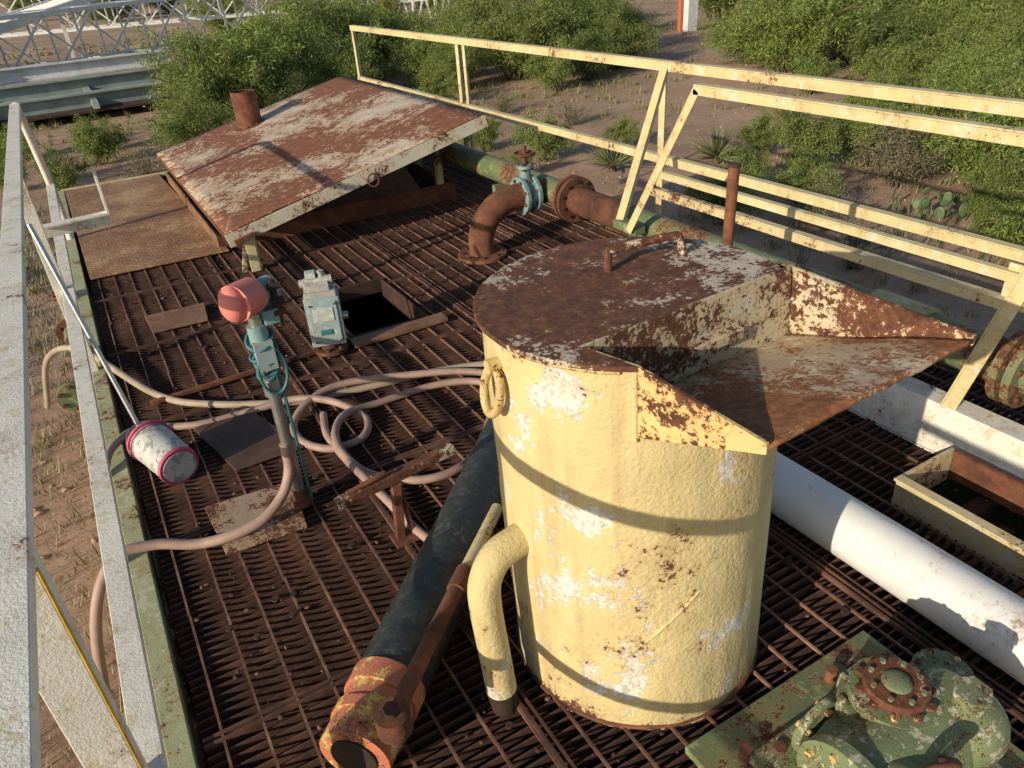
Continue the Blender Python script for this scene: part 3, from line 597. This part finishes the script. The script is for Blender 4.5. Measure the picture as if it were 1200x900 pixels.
for x,y,v,s in [(11.4,9.4,3,1.0),(12.4,8.8,3,1.1),(13.4,8.4,3,1.2),(12.3,6.2,3,1.4),(13.6,6.8,3,1.4),(14.6,7.6,3,1.3),(13.2,7.6,4,1.2),(11.5,7.5,4,1.3),(12.1,7.9,4,1.0),(10.2,13.0,3,.55),(8.2,13.2,3,.85),(7.7,14.8,3,.7),(13.8,5.0,3,1.4),(15,5.8,3,1.3),(11.4,4.2,3,1.3),(11.2,3.2,3,1.3),(12.6,3.8,3,1.4),(9.0,6.8,4,.8),(6.2,13.6,3,.5),(9.7,4.2,3,1.0),(8.1,7.9,3,.8),(8.0,5.6,4,.8),(14.5,12.5,4,.8),(16,11,3,.9),(15.2,9.2,3,1.1),(16.8,9.4,3,1.3),(17.6,8.2,3,1.3),(-1.1,23,3,.9),(.4,20.5,3,.9),(-1.3,19,3,.9),(-.4,18,3,.8),(1.2,17.5,4,.8),(.6,22.4,3,.8),(-1.8,12.5,4,.6),(10,18,4,.7),(17,14,3,.9),(5.9,16.5,3,.6),(10.6,15.6,4,.7),(9.9,9.2,3,.6),(14.8,10.6,3,.9),(18.2,12.6,3,1.1),(9.6,20.5,3,.9),(8.0,19.0,3,.7),(16.2,7.0,3,1.5),(17.5,6.4,3,1.5),(7.2,12.4,3,.5),(11.2,5.6,3,.8),(10.3,5.3,3,.7),(11.8,10.6,3,.7),(9.7,7.8,3,.7)]:
    put('desert_shrub',v,x,y,s)
i=0
while i<90:
    a=random.uniform(-6,78); d=random.uniform(34,170); x=d*math.sin(math.radians(a)); y=d*math.cos(math.radians(a))
    if (-9<x<15 and 34<y<60) or noise.noise(Vector((x*.035,y*.035,9)))<-.10: i+=.2; continue
    put('scrub_tree',random.choice((0,1,1,2)),x,y,random.uniform(.8,1.4)*(1+d/250)); i+=1
q=MB('dry_grass_tufts'); random.seed(5); verts=[];faces=[]
def tuft(x,y,h,nb):
    z=gz(x,y)
    for b in range(nb):
        a=random.uniform(0,6.28); l=h*random.uniform(.5,1.2); o=Vector((x+random.gauss(0,.06),y+random.gauss(0,.06),z-.01)); t=o+Vector((math.cos(a)*l*.5,math.sin(a)*l*.5,l)); w=Vector((-math.sin(a),math.cos(a),0))*(.003+.0004*math.hypot(x,y))
        k=len(verts); verts.extend([tuple(o-w),tuple(o+w),tuple(t)]); faces.append((k,k+1,k+2))
for i in range(9000):
    a=random.uniform(-14,84); d=3.5+62*random.random()**1.3; x=d*math.sin(math.radians(a)); y=d*math.cos(math.radians(a))
    if -.5<x<3.5 and y<8.6: continue
    if noise.noise(Vector((x*.11,y*.11,2)))+.5*noise.noise(Vector((x*.5,y*.5,7)))<.06: 
        if random.random()>.06: continue
    tuft(x,y,random.uniform(.08,.28),14)
for i in range(2600):
    x=random.uniform(-4.5,-.4); y=random.uniform(1.5,16); tuft(x,y,random.uniform(.05,.16),8)
q.add(verts,faces,'grass'); q.build()
q=MB('pebbles_and_clods'); 
for i in range(2200):
    a=random.uniform(-14,84); d=3.5+40*random.random()**1.2; x=d*math.sin(math.radians(a)); y=d*math.cos(math.radians(a)); 
    if -.5<x<3.5 and y<8.6: continue
    r=random.uniform(.01,.045); q.ball((x,y,gz(x,y)),r,'ground',(random.uniform(.7,1.3),1,.6),6)
q.build()
def yucca(x,y,h,n=70):
    q=MB('yucca_plant'); z=gz(x,y)
    for i in range(n):
        a=random.uniform(0,6.28); el=random.uniform(.1,1.5); l=h*random.uniform(.6,1.1); d=Vector((math.cos(a)*math.cos(el),math.sin(a)*math.cos(el),math.sin(el))); w=d.cross(Vector((0,0,1))).normalized()*.009
        o=Vector((x,y,z+.1)); m_=o+d*l*.5; t=o+d*l-Vector((0,0,.06*l)); q.add([o-w,o+w,m_+w,t,m_-w],[(0,1,2,3,4)],'yucca')
    q.cyl((x,y,z-.05),(x,y,z+.15),.07,'bark',8); return q
yucca(8.8,11.6,.75,170).build(); yucca(10.6,10.7,.7,170).build()
q=MB('prickly_pear_cactus')
for i in range(24):
    x=10.5+random.gauss(0,.34); y=6.35+random.gauss(0,.28); z=gz(x,y)+random.choice((.08,.10,.18,.22,.30)); a=random.uniform(0,3.14); rt=Matrix.Rotation(a,3,'Z')@Matrix.Rotation(random.uniform(-.5,.5),3,'X'); sc=random.uniform(.5,.7)
    vs=[];sg=14
    for ii in range(8):
        pp=math.pi*ii/7
        for j in range(sg):
            t=2*math.pi*j/sg; vs.append(Vector((x,y,z))+rt@Vector((math.sin(pp)*math.cos(t)*.11,math.sin(pp)*math.sin(t)*.022,math.cos(pp)*.15))*sc)
    q.add(vs,[(ii*sg+j,(ii+1)*sg+j,(ii+1)*sg+(j+1)%sg,ii*sg+(j+1)%sg) for ii in range(7) for j in range(sg)],'cactus',True)
q.build()
# ---------------------------------------------------------------- background rig structures
def truss(q,a,b,w,h,nb,r,k):
    a=Vector(a); b=Vector(b); d=(b-a).normalized(); s_=d.cross(Vector((0,0,1))).normalized(); u=s_.cross(d)
    cs=[s_*w/2+u*h/2,-s_*w/2+u*h/2,-s_*w/2-u*h/2,s_*w/2-u*h/2]
    for c in cs: q.beam(a+c,b+c,r*2,r*2,k)
    for i in range(nb+1):
        p0=a.lerp(b,i/nb)
        for j in range(4): q.beam(p0+cs[j],p0+cs[(j+1)%4],r,r,k)
        if i<nb:
            p1=a.lerp(b,(i+1)/nb)
            for j in range(4):
                c,d2=cs[j],cs[(j+1)%4]
                q.beam(p0+c,p1+d2,r,r,k)
                if j in(0,2): q.beam(p0+d2,p1+c,r,r,k)
q=MB('lying_derrick_mast'); truss(q,(-9,36,-.4),(15,44,.1),2.2,2.0,13,.08,'whitest'); truss(q,(-7,52,.5),(20,44,.6),1.6,1.8,15,.06,'whitest')
for x in (-6,0,6,12): q.beam((x,36+(x+9)*.333,-2),(x,36+(x+9)*.333,-1),.25,.25,'whitest')
q.build()
q=MB('catwalk_ramp'); a_=Vector((-5.6,32.2,-.35)); b_=Vector((4.2,46.5,1.5)); dd=(b_-a_).normalized(); sx=dd.cross(Vector((0,0,1))).normalized(); uu_=sx.cross(dd)
for s_ in (-.75,.75): q.beam(a_+sx*s_,b_+sx*s_,.18,.3,'whitest')
for i in range(60): c=a_.lerp(b_,(i+.5)/60); q.beam(c-sx*.66+uu_*.1,c+sx*.66+uu_*.1,.16,.04,'whitest')
for t_ in (.1,.4,.7): c=a_.lerp(b_,t_); q.beam(c-Vector((0,0,.15)),Vector((c.x,c.y,-2)),.16,.16,'whitest')
q.build()
q=MB('rig_substructure')
for yy,zz,kk in ((33.5,-1.0,'whitest'),(30.3,-1.3,'greybeam'),(27.6,-1.5,'greybeam')):
    q.beam((-9,yy,zz),(4.4,yy+1.2,zz),.08,.42,kk); q.beam((-9,yy,zz+.23),(4.4,yy+1.2,zz+.23),.42,.05,kk); q.beam((-9,yy,zz-.23),(4.4,yy+1.2,zz-.23),.42,.05,kk)
for x in (-8,-5,-2,1,4): q.beam((x,27.5,-1.55),(x,35,-1.35),.18,.2,'greybeam'); q.beam((x,33.5,-2),(x,33.5,-1.2),.2,.2,'greybeam')
q.box((-2,30.6,-1.72),(12.6,6,.06),'darkrust')
q.build()
q=MB('white_a_frame_tower')
for i in range(5):
    x=15.4+i*1.1; y=41.5-i*.4; q.beam((x,y,-2),(x+.3,y,2.4),.12,.12,'whitest'); 
    if i<4: q.beam((x,y,-2),(x+1.4,y-.4,2.4),.08,.08,'whitest'); q.beam((x+1.1,y-.4,-2),(x+.3,y,2.4),.08,.08,'whitest'); q.beam((x,y,0.2),(x+1.1,y-.4,.2),.08,.08,'whitest'); q.beam((x+.2,y,1.4),(x+1.3,y-.4,1.4),.08,.08,'whitest')
q.build()
q=MB('cable_reel'); c=Vector((14.2,35.5,.1)); d=Vector((.45,.89,0))
q.cyl(c-d*.35,c-d*.30,.42,'red',28); q.cyl(c+d*.30,c+d*.35,.42,'red',28); q.cyl(c-d*.3,c+d*.3,.25,'yellow',24); q.cyl(c-d*.37,c-d*.34,.1,'darkrust',14)
for s_ in (-.36,.36):
    for t_ in (-.45,.45): q.beam(c+d*s_+Vector((t_*.3,0,0)),c+d*s_+Vector((t_,0,-2.15)),.08,.08,'red')
q.build()
q=MB('orange_and_white_marker_post'); q.box((26.4,29,-1.0),(.6,.4,2.6),'whitest'); q.box((25.98,29.2,-1.0),(.14,.2,2.6),'red'); q.box((26.2,29.05,.35),(1.1,.5,.1),'red'); q.build(bevel=.02)
# ---------------------------------------------------------------- light
el=math.radians(19); phi=math.radians(17); sv=Vector((-math.cos(phi)*math.cos(el),-math.sin(phi)*math.cos(el),math.sin(el)))
w=bpy.data.worlds.new("World"); S.world=w; w.use_nodes=True; nt=w.node_tree; bg=nt.nodes['Background']
sk=nt.nodes.new('ShaderNodeTexSky'); sk.sky_type='NISHITA'; sk.sun_disc=False; sk.sun_elevation=el; sk.sun_rotation=math.atan2(sv.x,sv.y)%(2*math.pi); nt.links.new(sk.outputs[0],bg.inputs[0]); bg.inputs[1].default_value=.115
l=bpy.data.lights.new('sun','SUN'); l.energy=5.0; l.angle=math.radians(.5); l.color=(1,.87,.66); o=bpy.data.objects.new('sun',l); S.collection.objects.link(o); o.rotation_euler=sv.to_track_quat('Z','Y').to_euler()
# ---------------------------------------------------------------- camera
right=Vector((.8603,-.5058,-.0634)).normalized(); fwd=Vector((.4107,.7614,-.5016)).normalized()
down=fwd.cross(right).normalized(); up=-down
Rm=Matrix((right,up,-fwd)).transposed().to_4x4()
cd=bpy.data.cameras.new('camera'); cam=bpy.data.objects.new('camera',cd); S.collection.objects.link(cam); cam.matrix_world=Matrix.Translation((0,0,1.75))@Rm
cd.sensor_width=36; cd.lens=36*873/1200; cd.clip_start=.05; cd.clip_end=3000; S.camera=cam
S.view_settings.view_transform='Standard'; S.view_settings.look='None'; S.view_settings.exposure=0
